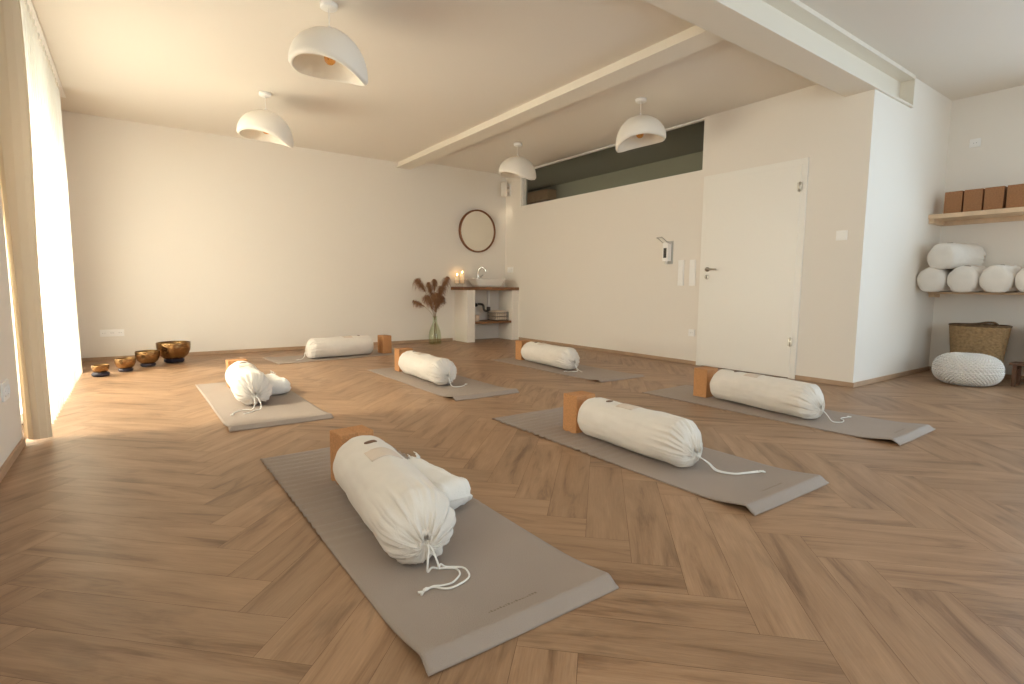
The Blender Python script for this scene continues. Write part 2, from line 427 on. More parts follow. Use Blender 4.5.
# unseen slabs added to block sun from the upper sheer and near opening
struct('sun_blocker', box(boxbm(XL-T-.75, XL-T, 3, 12, 2.72, 2.86), XL-T-2.6, XL-T, -6, 3, 2.72, 2.86), M['white'])
# terrace outside the garden window
struct('ground', boxbm(-9, XL-T, -3, 12, -.12, -.02), M['terrace'])

# door ------------------------------------------------------------------
b = bmesh.new(); fy = .065
box(b, XD-.018, XD+TW, DY0, DY0+fy, 0, DZ, bev=.003); box(b, XD-.018, XD+TW, DY1-fy, DY1, 0, DZ, bev=.003)
box(b, XD-.018, XD+TW, DY0+fy, DY1-fy, DZ-fy, DZ, bev=.003)
door = struct('door_1', b, M['white'])
leaf = obj('door_leaf', boxbm(XD-.024, XD+.016, DY0+fy-.012, DY1-fy+.012, .008, DZ-fy+.012, bev=.004), M['white'], door)
hy = DY1-.10; hz = 1.085
b = bmesh.new(); lathe(b, [(0.001, 0), (.026, 0), (.026, .006), (.012, .009), (.010, .035), (.001, .036)], n=24, axis='x')
for v in b.verts: v.co = Vector((XD-.024-v.co.x, hy+v.co.y, hz+v.co.z))
tube(b, catmull([(XD-.058, hy, hz), (XD-.066, hy-.01, hz), (XD-.068, hy-.05, hz), (XD-.066, hy-.135, hz-.004)]), .009, n=10)
hd = obj('door_handle', b, M['steel'], leaf, smooth=True)
b = bmesh.new(); lathe(b, [(.001, 0), (.026, 0), (.026, .006), (.020, .008), (.001, .008)], n=24, axis='x')
for v in b.verts: v.co = Vector((XD-.024-v.co.x, hy+v.co.y, hz-.085+v.co.z))
obj('keyhole_rosette', b, M['steel'], leaf)
obj('keyhole', boxbm(XD-.034, XD-.031, hy-.004, hy+.004, hz-.1, hz-.07, bev=.001), M['dark'], leaf)
for z in (1.84, .36):
    b = bmesh.new(); lathe(b, [(.001, -.045), (.009, -.044), (.009, .044), (.001, .045)], n=16)
    box(b, -.002, .004, -.02, .022, -.04, .04, bev=.001)
    for v in b.verts: v.co += Vector((XD-.030, DY0+fy-.006, z))
    obj('hinge', b, M['steel'], door)

# ================================================================ WALL FITTINGS
def wallplate(name, label, cat, wall, u0, u1, z0, z1, gangs, kind='rocker', vertical=False, group=None):
    """plate on a wall; wall='XD','YB','X2','XL'; u = position along the wall"""
    def place(u, d, z):
        return {'XD': (XD-d, u, z), 'YB': (u, YB-d, z), 'X2': (X2-d, u, z), 'XL': (XL+d, u, z)}[wall]
    uc, zc = (u0+u1)/2, (z0+z1)/2
    root = thing(name, label, cat, place(uc, 0, zc), group=group)
    def bb(a0, a1, d0, d1, w0, w1, bev=.002):
        P, Q = place(a0, d0, w0), place(a1, d1, w1)
        lo = [min(p, q)-r for p, q, r in zip(P, Q, root.location)]; hi = [max(p, q)-r for p, q, r in zip(P, Q, root.location)]
        return boxbm(lo[0], hi[0], lo[1], hi[1], lo[2], hi[2], bev=bev)
    obj('plate', bb(u0, u1, 0, .009, z0, z1), M['plastic'], root)
    W_, H_ = u1-u0, z1-z0
    for g in range(gangs):
        if vertical: a0, a1 = u0+.010, u1-.010; w0 = z0+H_*g/gangs+.008; w1 = z0+H_*(g+1)/gangs-.008
        else: w0, w1 = z0+.010, z1-.010; a0 = u0+W_*g/gangs+.008; a1 = u0+W_*(g+1)/gangs-.008
        if kind == 'rocker': obj('rocker', bb(a0, a1, .009, .013, w0, w1), M['plastic'], root)
        else:
            c, z_ = (a0+a1)/2, (w0+w1)/2; r = min(a1-a0, w1-w0)*.42
            b = bmesh.new(); lathe(b, [(r*1.12, 0), (r*1.12, .004), (r, .004), (r*.95, -.004), (.001, -.004)], n=24, axis='x' if wall[0] == 'X' else 'y')
            sgn = -1 if wall in ('XD', 'X2', 'YB') else 1
            for v in b.verts:
                if wall[0] == 'X': v.co.x *= sgn
                else: v.co.y *= sgn
                v.co += Vector(place(c, .0095, z_))-root.location
            bmesh.ops.recalc_face_normals(b, faces=b.faces)
            so = obj('socket_well', b, M['plastic'], root)
            hb = bmesh.new()
            for s_ in (-1, 1):
                o_ = r*.4*s_
                P = Vector(place(c+o_, .0066, z_))-root.location
                box(hb, P.x-.0025, P.x+.0025, P.y-.0025, P.y+.0025, P.z-.0025, P.z+.0025)
            obj('pin_hole', hb, M['dark'], so)
    return root
wallplate('light_switch', 'left one of the two white four-gang switch strips between dispenser and door', 'light switch', 'XD', 3.885, 3.965, .905, 1.20, 4, vertical=True)
wallplate('light_switch', 'right one of the two white four-gang switch strips, the one nearer the door frame', 'light switch', 'XD', 3.728, 3.808, .905, 1.20, 4, vertical=True)
wallplate('wall_socket', 'small white single socket low on the wall left of the white door', 'socket', 'XD', 3.705, 3.785, .325, .405, 1, 'socket')
wallplate('wall_thermostat', 'small square white thermostat plate to the right of the white door', 'thermostat', 'XD', 2.17, 2.262, 1.315, 1.402, 1)
wallplate('wall_socket', 'long white triple socket on the back wall above the singing bowls', 'socket', 'YB', -.328, -.106, .272, .350, 3, 'socket')
wallplate('wall_socket', 'white double socket at the very left edge beside the near curtain', 'socket', 'XL', 3.36, 3.50, .31, .40, 2, 'socket')
wallplate('wall_socket', 'small white socket high on the wall above the shelf of cork blocks', 'socket', 'X2', 1.77, 1.86, 2.34, 2.425, 1, 'socket')
wallplate('wall_socket', 'white double socket just above the right end of the wash counter', 'socket', 'XD', 7.29, 7.45, 1.12, 1.21, 2, 'socket')

# soap dispenser
r = thing('soap_dispenser', 'white wall-mounted elbow-lever dispenser with dark fluid window left of the switches', 'dispenser', (XD, 4.10, 1.16))
obj('back_plate', boxbm(-.012, 0, -.05, .055, 0, .27, bev=.003), M['greyplastic'], r)
obj('housing', boxbm(-.085, -.012, -.036, .040, .03, .25, bev=.008), M['plastic'], r)
obj('fluid_window', boxbm(-.0875, -.0845, -.020, .022, .07, .185, bev=.001), M['dark'], r)
b = bmesh.new(); tube(b, [(-.05, .002, .035), (-.05, .002, .0)], .012, n=12); obj('nozzle', b, M['plastic'], r)
b = bmesh.new()
for s_ in (-.034, .036): tube(b, catmull([(-.03, s_, .235), (-.09, s_, .25), (-.16, s_, .285), (-.20, s_, .30)]), .0045, n=8)
tube(b, [(-.20, -.034, .30), (-.20, .036, .30)], .006, n=8)
obj('lever', b, M['steel'], r)

# up-and-down wall lamp in the far corner
r = thing('wall_lamp', 'white cylinder wall lamp high in the far corner above the mirror', 'lamp', (XD, 7.42, 2.49))
obj('mounting_plate', boxbm(-.012, 0, -.05, .05, -.10, .10, bev=.002), M['plastic'], r)
for z_ in (.03, -.05):
    b = bmesh.new(); tube(b, [(-.012, 0, z_), (-.06, 0, z_)], .012, n=10); obj('arm', b, M['steel'], r)
b = bmesh.new(); lathe(b, [(.001, -.10), (.044, -.10), (.048, -.115), (.052, -.115), (.052, .115), (.048, .115), (.044, .10), (.001, .10)], cx=-.11, n=32)
obj('cylinder_shade', b, M['plaster_lamp'], r)
sd = bpy.data.lights.new('lamp_glow', 'SPOT'); sd.energy = 2.2; sd.color = (1, .86, .62); sd.spot_size = 1.1; sd.spot_blend = .8; sd.shadow_soft_size = .03
so = bpy.data.objects.new('lamp_glow', sd); C.objects.link(so); so.parent = r; so.location = (-.11, 0, -.13); so.rotation_euler = (0, math.radians(-9), 0)

# mirror
r = thing('round_mirror', 'round mirror in a thin dark wooden frame above the wash counter', 'mirror', (4.65, YB-.004, 1.78))
r.rotation_euler = (math.radians(2.2), 0, 0)
b = bmesh.new(); R0 = .345
lathe(b, [(R0-.026, -.042), (R0-.003, -.044), (R0, -.040), (R0, 0), (R0-.03, 0), (R0-.026, -.030), (R0-.026, -.042)], n=96, axis='y')
obj('frame', b, M['mirrorframe'], r)
b = bmesh.new(); lathe(b, [(.001, -.031), (R0-.024, -.031), (R0-.024, -.004), (.001, -.004)], n=96, axis='y')
for f in b.faces: f.smooth = False
obj('mirror_glass', b, M['mirror'], r)

# ================================================================ PENDANT LAMPS
def make_pendant():
    root = thing('pendant_lamp', '', 'lamp')
    R, HD, NT, NP = .276, .252, 96, 28
    TOP = -.158
    def shell(off):
        def fn(u, v):
            th = 2*PI*u
            drop = HD + .044*math.cos(th) + .022*math.cos(2*th) + .010*max(0, math.cos(th))**6      # one low pointed lip, high round lip opposite
            t = v*PI/2*1.0
            rr = (R-off)*(math.sin(t)**.92 if t > 0 else 0.0)*(1-.08*max(0, math.cos(th))**3*v)
            z = TOP-off - (drop-off*.2)*(1-math.cos(t))
            nz = .004*noise.noise(Vector((math.cos(th)*2, math.sin(th)*2, v*3)))
            return Vector((rr*math.cos(th), rr*math.sin(th)*.97, z+nz))
        return fn
    bm = bmesh.new(); fo, fi = shell(0), shell(.028)
    rings = []
    for v in range(NP+1): rings.append([bm.verts.new(fo(i/NT, max(.03, v/NP))) for i in range(NT)])
    mid = [bm.verts.new((fo(i/NT, 1)+fi(i/NT, 1))/2 + Vector((0, 0, -.012))) for i in range(NT)]
    rings.append(mid)
    for v in range(NP, -1, -1): rings.append([bm.verts.new(fi(i/NT, max(.03, v/NP))) for i in range(NT)])
    for a, c in zip(rings, rings[1:]):
        for i in range(NT):
            f = bm.faces.new((a[i], a[(i+1) % NT], c[(i+1) % NT], c[i])); f.smooth = True
    bm.faces.new(rings[0]); bm.faces.new(rings[-1][::-1])
    bmesh.ops.recalc_face_normals(bm, faces=bm.faces)
    obj('shade', bm, M['plaster_lamp'], root)
    b = bmesh.new(); lathe(b, [(.001, 0), (.055, 0), (.055, -.026), (.050, -.030), (.001, -.030)], n=40)
    obj('ceiling_rose', b, M['plastic'], root)
    b = bmesh.new(); tube(b, [(0, 0, -.03), (0, 0, TOP-.01)], .0028, n=8); lathe(b, [(.001, TOP+.022), (.009, TOP+.018), (.009, TOP-.012), (.001, TOP-.012)], n=16)
    obj('cord', b, M['plastic'], root)
    b = bmesh.new(); lathe(b, [(.001, TOP-.02), (.022, TOP-.02), (.022, TOP-.115), (.016, TOP-.12), (.001, TOP-.12)], n=20)
    sk = obj('socket', b, M['bulb_metal'], root)
    b = bmesh.new(); lathe(b, [(.014, TOP-.118), (.018, TOP-.13), (.032, TOP-.155), (.038, TOP-.180), (.033, TOP-.203), (.018, TOP-.217), (.001, TOP-.221)], n=24)
    bb_ = obj('light_bulb', b, M['bulb'], sk)
    b = bmesh.new(); tube(b, catmull([(-.01, 0, TOP-.12), (-.014, 0, TOP-.19), (0, .008, TOP-.145), (.014, 0, TOP-.19), (.01, 0, TOP-.12)], 5), .0016, n=6)
    obj('filament', b, M['bulb_metal'], bb_)
    return root
pend = make_pendant()
RV = -YAW    # lamps hang with their low lips to the left and right of the view line
specs = [((1.135, 3.673, HL), RV-.05, 'largest and nearest wavy white dome pendant lamp with its amber bulb showing'),
         ((1.125, 5.661, HL), RV+.05, 'small wavy white dome pendant lamp hanging farthest left'),
         ((4.224, 5.815, HR), RV-.75, 'white dome pendant lamp hanging in front of the left end of the dark strip window'),
         ((4.233, 3.744, HR), RV+PI-.35, 'white dome pendant lamp hanging near the door, its low lip on the left')]
for i, (loc, rz, lab) in enumerate(specs):
    o = pend if i == 0 else copy_tree(pend)
    o.location = loc; o.rotation_euler = (0, 0, rz); o['label'] = lab; o['group'] = 'wavy dome pendant lamps'
    if i < 2:
        sh = [c for c in o.children if c.name.startswith('shade')][0]; sh.scale = (.93, .93, .93); sh.location = (0, 0, -.023)

# ================================================================ CURTAINS
def curtain(name, label, group, y0, y1, amp, wl, m, xmid=-.455, seed=0, zt=2.655, zb=.012, hooks=True):
    root = thing(name, label, 'curtain', (xmid, (y0+y1)/2, 0), group=group)
    n = int((y1-y0)/wl*18)+2; yc = (y0+y1)/2
    def fn(u, v):
        y = y0+(y1-y0)*u; z = zb+(zt-zb)*v
        ph = 2*PI*(y-y0)/wl + .8*math.sin(y*5.1+seed)
        k = 1-.35*v
        x = amp*k*math.sin(ph + .25*math.sin(z*1.7+seed)) + .012*noise.noise(Vector((y*3, z*.8, seed)))*(1-v*.6)
        y2 = y+.25*wl*k*math.sin(2*ph)*.5
        z2 = z-(.060*(0.5+0.5*math.sin(ph*1.0+1.2))**3 if v == 1 else 0)
        return Vector((x, y2-yc, z2))
    bm = grid(fn, n, 26)
    c = obj('curtain_cloth', bm, m, root)
    sol = c.modifiers.new('thick', 'SOLIDIFY'); sol.thickness = .0015
    if m is M['sheer']: c.modifiers.remove(sol)
    if hooks:
        k = 0; y = y0+wl*.3
        while y < y1-.02:
            b = bmesh.new(); tube(b, [(0, 0, 0), (0, 0, HL-.012-zt+.03)], .004, n=6); box(b, -.008, .008, -.012, .012, -.02, .004, bev=.002)
            o = obj('glider', b, M['plastic'], root, loc=(0, y-yc, zt-.03)); y += wl*1.0
    return root
curtain('sheer_curtain', 'long bright white sheer curtain glowing in front of the garden window', None, 3.93, 6.52, .034, .115, M['sheer'], xmid=-.468, seed=2)
# near beige panel: folded stack seen nearly edge-on
def near_panel():
    root = thing('beige_curtain', 'wide beige curtain nearest the camera at the left edge of the room', 'curtain', (-.46, 3.84, 0), group='beige curtain panels')
    def fn(u, v):
        z = .022+2.635*v
        # plan path: a folded zigzag from the wall edge to the room side
        P = [(-.062, -.02), (-.055, .04), (-.050, -.035), (-.030, -.055), (.0, -.062), (.035, -.060), (.058, -.050), (.062, -.02), (.055, .03), (.04, .055), (.01, .03), (-.01, .05), (-.035, .055)]
        s = u*(len(P)-1); i = min(int(s), len(P)-2); t = s-i
        t2 = t*t*(3-2*t)
        x = P[i][0]*(1-t2)+P[i+1][0]*t2; y = P[i][1]*(1-t2)+P[i+1][1]*t2
        w = 1+.0*v
        x += .010*noise.noise(Vector((u*3, z*.9, 1.3)))+.006*math.sin(z*2.1+u*6)
        y += .018*noise.noise(Vector((u*4, z*1.3, 5.3)))
        x += -.012*math.exp(-((z-1.9)/.7)**2)*(1 if u < .3 else 0)
        return Vector((x*w, y, z))
    c = obj('curtain_cloth', grid(fn, 120, 50), M['beige'], root)
    for k, yy in enumerate((-.04, 0, .04)):
        b = bmesh.new(); tube(b, [(0, 0, 0), (0, 0, .035)], .004, n=6); obj('glider', b, M['plastic'], root, loc=(0, yy, 2.645))
near_panel()
curtain('beige_curtain', 'narrow beige curtain gathered at the far end of the garden window', 'beige curtain panels', 6.56, 6.84, .026, .075, M['beige'], xmid=-.492, seed=5)
o = struct('trim_3', boxbm(-.475, -.435, WY0-.06, 6.95, HL-.014, HL, bev=.002), M['plastic'])

# ================================================================ YOGA MATS
def ysample(n, L, e0=.34, e1=.34):
    return [L*i/(n-1) for i in range(n)]
def make_mat(label, x, y, a, ripple, lift=.023, seed=0, L=1.82, Wd=.612, ink=True):
    root = thing('yoga_mat', label, 'yoga mat', (x, y, 0), a, 'taupe yoga mats')
    TH = .004
    def h(px, py):
        d = py                                  # distance from the near (flap) end
        z = 0.0
        if d < .30: 
            t = d/.045
            z += lift*(t*t*(3-2*t) if t < 1 else max(0, 1-(d-.045)/.255)**2.0)
        q = min(1, max(0, (py-L*.36)/.30))*min(1, (L-py)/.03) if py < L else 0
        ph = 2*PI*(py/.058 + .35*math.sin(px*3+seed) + .12*noise.noise(Vector((px*3, py*2, seed))))
        z += ripple*q*(.5+.5*math.sin(ph))*(.7+.5*noise.noise(Vector((px*2.3, py*4, seed+3))))
        z += .0012*(1+noise.noise(Vector((px*5, py*5, seed))))
        # corner curl at the near left
        z += .005*math.exp(-((px/.10)**2))*math.exp(-((d-.05)/.09)**2)*(1 if lift > 0 else 0)
        return max(0, z)
    nx = 40
    ys = sorted(set([round(.30*i/36, 4) for i in range(37)]+[round(.30+(L-.30)*i/150, 4) for i in range(151)]))
    bm = bmesh.new(); top = []; bot = []
    for py in ys:
        top.append([bm.verts.new((Wd*i/nx, py, h(Wd*i/nx, py)+TH)) for i in range(nx+1)])
        bot.append([bm.verts.new((Wd*i/nx, py, h(Wd*i/nx, py))) for i in range(nx+1)])
    for j in range(len(ys)-1):
        for i in range(nx):
            f = bm.faces.new((top[j][i], top[j][i+1], top[j+1][i+1], top[j+1][i])); f.smooth = True
            bm.faces.new((bot[j][i], bot[j+1][i], bot[j+1][i+1], bot[j][i+1]))
        bm.faces.new((top[j][0], top[j+1][0], bot[j+1][0], bot[j][0])); bm.faces.new((top[j][nx], bot[j][nx], bot[j+1][nx], top[j+1][nx]))
    for i in range(nx):
        bm.faces.new((top[0][i], bot[0][i], bot[0][i+1], top[0][i+1])); bm.faces.new((top[-1][i], top[-1][i+1], bot[-1][i+1], bot[-1][i]))
    obj('mat_sheet', bm, M['mat'], root)
    if ink:
        b = bmesh.new(); px = .225
        rnd = random.Random(3)
        while px < .385:
            w_ = rnd.choice((.003, .005, .006)); hh = rnd.choice((.006, .009))
            zz = h(px, .098)+TH+.0004
            vs = [b.verts.new((px+dx, .094+dy, h(px+dx, .094+dy)+TH+.0005)) for dx, dy in ((0, 0), (w_, 0), (w_, hh), (0, hh))]
            b.faces.new(vs); px += w_+.004
        obj('printed_mark', b, M['matink'], root)
    return root
make_mat('large taupe yoga mat in the foreground with ripples and a lifted near edge', .489, .992, .009, .015, seed=1)
make_mat('taupe yoga mat right of the foreground one, in the middle of the near row', 1.893, 1.040, .004, .012, seed=2)
make_mat('taupe yoga mat in front of the white door, rightmost of the near row', 3.452, 1.085, .022, .002, seed=3, lift=.021)
make_mat('sunlit pale yoga mat farthest left, near the window curtain', .420, 3.445, .012, .001, seed=4, lift=.018, ink=False)
make_mat('taupe yoga mat in the middle of the far row of three', 1.952, 3.465, .012, .002, seed=5, lift=.024, ink=False)
make_mat('taupe yoga mat along the right wall beneath the strip window', 3.470, 3.435, .012, .002, seed=6, lift=.012, ink=False)
ga = math.radians(5.5)
gm = make_mat('yoga mat lying crosswise along the back wall beside the dried grasses', 1.215, 6.79, ga-PI/2, .001, seed=7, lift=.004, L=1.75, ink=False)

# ================================================================ CORK BLOCKS
BW, BD, BHt = .075, .118, .228
def block_mesh(w, d, hh, name='cork_block', m=None):
    return obj(name, boxbm(-w/2, w/2, -d/2, d/2, 0, hh, bev=.004), m or M['cork'])
MZ = .0065
pairs = [  # left edge x, near face y, rotation, text
    (.677, 2.205, .10, 'foreground mat'), (2.082, 2.258, .0, 'middle near mat'), (3.660, 2.470, .03, 'mat in front of the door'),
    (.612, 4.925, .02, 'sunlit mat by the curtain'), (2.155, 4.975, .0, 'middle far mat'), (3.715, 5.010, .03, 'mat along the right wall')]
first = None
for (x, y, a, where) in pairs:
    for k, side in enumerate(('left', 'right')):
        cx = x+BW/2+k*(BW+.002); cy = y+BD/2
        if first is None: first = block_mesh(BW, BD, BHt); o = first
        else: o = first.copy(); C.objects.link(o)
        dx = cx-(x+BW+.001); o.location = (x+BW+.001+dx*math.cos(a), cy+dx*math.sin(a), MZ); o.rotation_euler = (0, 0, a)
        tag(o, f'{side} of two upright cork blocks behind the bolster, {where}', 'yoga block', 'upright cork blocks on the mats')
for k, side in enumerate(('front', 'rear')):
    o = first.copy(); C.objects.link(o)
    cx, cy = 2.635, 6.455+BW/2+k*(BW+.002)
    o.location = (cx-.1*k*.1, cy, MZ); o.rotation_euler = (0, 0, ga-PI/2)
    tag(o, f'{side} of two upright cork blocks at the right end of the crosswise mat', 'yoga block', 'upright cork blocks on the mats')

# ================================================================ BOLSTERS
def bolster_surface(R, L, seed, pl=1.0):
    back, front = L/2, -L/2
    # profile: (axial y, radius factor, pleat amount)
    prof = []
    for i in range(9):                       # domed back end
        t = i/8*PI/2; prof.append((back-.034*(1-math.sin(t))*0-.0-.045*(1-math.cos(PI/2-t))*1.0, 0, 0))
    prof = []
    prof.append((back, .02, 0)); prof.append((back-.001, .25, 0)); prof.append((back-.004, .5, 0)); prof.append((back-.010, .68, 0))
    for i in range(1, 8):
        t = i/7*PI/2; prof.append((back-.012-.045*(1-math.cos(t)), .68+.32*math.sin(t), 0))
    n = 22; y1 = back-.06; y2 = front+.075
    for i in range(1, n+1):
        y = y1+(y2-y1)*i/n; prof.append((y, 1.0, max(0, (i/n-.74)/.26)**2*.35))
    for i in range(1, 15):
        t = i/14*PI/2
        prof.append((y2-.068*math.sin(t)**1.35, .20+.80*math.cos(t)**.85 if t < PI/2-.001 else .20, .35+.65*math.sin(t)**.8))
    prof += [(front+.002, .175, .7), (front+.008, .16, .5), (front+.030, .14, .3), (front+.055, .02, 0)]
    rnd = random.Random(seed)
    terms = [(rnd.choice((4, 5, 6)), rnd.uniform(0, 6.28), .6), (rnd.choice((8, 9, 10)), rnd.uniform(0, 6.28), .8), (rnd.choice((14, 15, 17)), rnd.uniform(0, 6.28), .55), (rnd.choice((25, 27, 29)), rnd.uniform(0, 6.28), .28)]
    def at(s, th):
        """s index along the profile (float), th angle, returns local point; z=0 is the contact plane"""
        i = min(int(s), len(prof)-2); t = s-i
        y = prof[i][0]*(1-t)+prof[i+1][0]*t; rf = prof[i][1]*(1-t)+prof[i+1][1]*t; pk = prof[i][2]*(1-t)+prof[i+1][2]*t
        fold = sum(w*math.sin(n_*th+p_+.5*math.sin(th*2+p_)) for n_, p_, w in terms)
        fold = -abs(fold)*1.1+.45
        r = R*rf
        nrm = min(1, rf*1.6)
        r += pl*.024*pk*fold*nrm
        if pk > .3: y += pl*.020*(pk-.3)*fold*min(1, rf*2.2)
        p = Vector((math.cos(th), y*4, math.sin(th)))
        wr = .0062*noise.noise(p*1.5+Vector((seed, 0, 0)))+0.0032*noise.noise(p*4+Vector((0, seed, 0)))
        if rf > .6: r += wr
        r *= 1+.018*math.sin(y*9+seed)*(1 if rf > .9 else rf)
        x = r*math.cos(th)*1.035; z = r*math.sin(th)*.985
        zc = R*.955
        z += zc
        lim = 0.001
        z -= .040*max(0, pk-.35)/.65*min(1, 1.3-rf)
        if z < .016: z = lim+(z+.02)*.38 if z > -.02 else lim
        return Vector((x, y, z))
    return prof, at
def make_bolster(seed, R=.119, L=.765, pl=1.0, sx=1.0, sz=1.0):
    prof, at0 = bolster_surface(R, L, seed, pl); NT = 144
    def at(s, th):
        p = at0(s, th); return Vector((p.x*sx, p.y, p.z*sz))
    bm = bmesh.new(); rings = [[bm.verts.new(at(i, 2*PI*k/NT)) for k in range(NT)] for i in range(len(prof))]
    for a, b in zip(rings, rings[1:]):
        for k in range(NT):
            f = bm.faces.new((a[k], a[(k+1) % NT], b[(k+1) % NT], b[k])); f.smooth = True
    bm.faces.new(rings[0]); bm.faces.new(rings[-1][::-1]); bmesh.ops.recalc_face_normals(bm, faces=bm.faces)
    root = thing('yoga_bolster', '', 'bolster')
    obj('bolster_cover', bm, M['cotton'], root)
    def sidx(y):
        for i in range(len(prof)-1):
            if prof[i][0] >= y >= prof[i+1][0]: return i+(prof[i][0]-y)/max(1e-6, prof[i][0]-prof[i+1][0])
        return 5
    # leather eyelet
    b = bmesh.new(); c = b.verts.new(at(sidx(L/2-.172), PI/2)+Vector((0, 0, .004))); ring = []; ring2 = []
    for k in range(24):
        a = 2*PI*k/24
        p = at(sidx(L/2-.172+.014*math.sin(a)), PI/2-.025/R*math.cos(a))
        ring.append(b.verts.new(p+Vector((0, 0, .0035)))); ring2.append(b.verts.new(p+Vector((0, 0, -.003))))
    for k in range(24):
        b.faces.new((c, ring[k], ring[(k+1) % 24])); b.faces.new((ring[k], ring2[k], ring2[(k+1) % 24], ring[(k+1) % 24]))
    obj('leather_tab', b, M['leather'], root)
    # sewn label
    def lab(u, v):
        y = L/2-.270-.115*v; th = PI/2+.42-.95*u
        p = at(sidx(y), th); n_ = Vector((math.cos(th), 0, math.sin(th)))
        return p+n_*(.0022+.0016*noise.noise(Vector((u*4, v*4, seed))))
    lo = obj('sewn_label', grid(lab, 18, 8), M['label'], root)
    sm = lo.modifiers.new('thick', 'SOLIDIFY'); sm.thickness = .0015; sm.offset = 1
    return root
def add_cord(root, paths, r=.0030, knot=True):
    mw = Matrix.Translation(root.location) @ Matrix.Rotation(root.rotation_euler.z, 4, 'Z'); inv = mw.inverted()
    b = bmesh.new()
    for P in paths: tube(b, [inv @ p for p in catmull(P, 8)], r, n=8)
    if knot:
        e = Vector(paths[0][-1]); d = (e-Vector(paths[0][-2])).normalized()
        for k, (o_, rr) in enumerate(((0, .0065), (.006, .0058))):
            b2 = bmesh.new(); bmesh.ops.create_icosphere(b2, subdivisions=2, radius=rr)
            for v in b2.verts: v.co = inv @ (Vector((v.co.x, v.co.y, v.co.z*.8))+e+d*o_+Vector((0, 0, .003)))
            for f in b2.faces: f.smooth = True
            merge(b, b2)
        for s_ in (-.5, .5):
            q = e+d*.010; sd_ = Vector((-d.y, d.x, 0))*s_
            tube(b, [inv @ q, inv @ (q+(d+sd_)*.014)], [.003, .0042], n=6)
    return obj('drawstring', b, M['cord'], root)
def hole(root, L): 
    mw = Matrix.Translation(root.location) @ Matrix.Rotation(root.rotation_euler.z, 4, 'Z')
    return mw @ Vector((0, -L/2+.01, .076))
def place_bolster(seed, bx, by, fx, fy, label, cord, L=None, R=.119, r=.003, pl=1.0):
    """(bx,by) back end, (fx,fy) gathered end"""
    d = Vector((bx-fx, by-fy)); L = L or d.length
    o = make_bolster(seed, R=R, L=L, pl=pl); o.location = ((bx+fx)/2, (by+fy)/2, MZ); o.rotation_euler = (0, 0, math.atan2(-d.x, d.y))
    o['label'] = label; o['group'] = 'bolsters on the mats'
    h0 = hole(o, L)
    add_cord(o, cord(h0), r=r)
    return o
g = MZ+.0035
SA = [(x, y, g+(.012 if k == 0 else 0)) for k, (x, y) in enumerate([(0.690, 1.372), (0.716, 1.376), (0.737, 1.364), (0.759, 1.344), (0.755, 1.315), (0.736, 1.297), (0.71, 1.284), (0.681, 1.288), (0.657, 1.299), (0.633, 1.293)])]
SB = [(x, y, g+(.012 if k == 0 else .002)) for k, (x, y) in enumerate([(0.722, 1.376), (0.737, 1.37), (0.763, 1.351), (0.78, 1.33), (0.774, 1.293), (0.757, 1.274), (0.72, 1.262), (0.692, 1.26), (0.672, 1.272), (0.659, 1.29), (0.638, 1.296)])]
def cA(h0):
    a = [h0, h0+Vector((-.004, -.032, .004)), (.660, 1.338, .060), (.664, 1.345, .030), SA[0]] + SA[1:]
    c = [h0, h0+Vector((.004, -.032, .004)), (.692, 1.338, .055), (.700, 1.345, .030), SB[0]] + SB[1:]
    return [a, c]
place_bolster(1, .762, 2.185, .684, 1.395, 'large natural cotton bolster in the foreground with a long curling drawstring', cA, R=.121)
def cB(h0):
    return [[h0, h0+Vector((.012, -.03, -.01)), (2.175, 1.435, .045), (2.195, 1.405, g+.004), (2.235, 1.34, g), (2.29, 1.315, g), (2.364, 1.287, g)],
            [h0, h0+Vector((.018, -.028, -.014)), (2.185, 1.44, .045), (2.21, 1.41, g+.004), (2.242, 1.347, g), (2.30, 1.322, g), (2.358, 1.294, g+.004)]]
place_bolster(2, 2.160, 2.235, 2.136, 1.482, 'natural cotton bolster on the middle mat of the near row, string trailing right', cB)
def cC(h0):
    return [[h0, h0+Vector((.010, -.03, -.01)), (3.65, 1.555, .05), (3.675, 1.535, g+.004), (3.72, 1.50, g), (3.79, 1.515, g), (3.83, 1.55, g), (3.913, 1.54, g)]]
place_bolster(3, 3.745, 2.425, 3.640, 1.600, 'natural cotton bolster lying in front of the white door', cC, R=.122)
def cD(h0):
    return [[h0, h0+Vector((-.01, -.03, -.01)), (.655, 4.00, .045), (.63, 3.965, g+.004), (.58, 3.99, g), (.525, 3.95, g), (.50, 3.89, g)],
            [h0, h0+Vector((.012, -.03, -.01)), (.69, 4.0, .045), (.68, 3.95, g+.004), (.64, 3.93, g), (.60, 3.88, g), (.56, 3.86, g)]]
place_bolster(4, .705, 4.905, .668, 4.065, 'sunlit white bolster farthest left, near the window curtain', cD)
def cE(h0):
    return [[h0, h0+Vector((.005, -.03, -.01)), (2.19, 3.975, .035), (2.20, 3.945, g+.004), (2.24, 3.93, g), (2.30, 3.945, g), (2.35, 3.99, g)]]
place_bolster(5, 2.215, 4.885, 2.185, 4.015, 'cotton bolster on the middle mat of the far row, gathered end to the camera', cE)
def cF(h0):
    return [[h0, h0+Vector((.005, -.03, -.01)), (3.705, 4.03, .035), (3.70, 4.005, g+.004), (3.65, 4.02, g), (3.60, 4.07, g)],
            [h0, h0+Vector((.01, -.03, -.012)), (3.715, 4.03, .035), (3.72, 3.99, g+.004), (3.71, 3.95, g)]]
place_bolster(6, 3.780, 4.96, 3.705, 4.075, 'cotton bolster on the mat along the right wall below the strip window', cF)
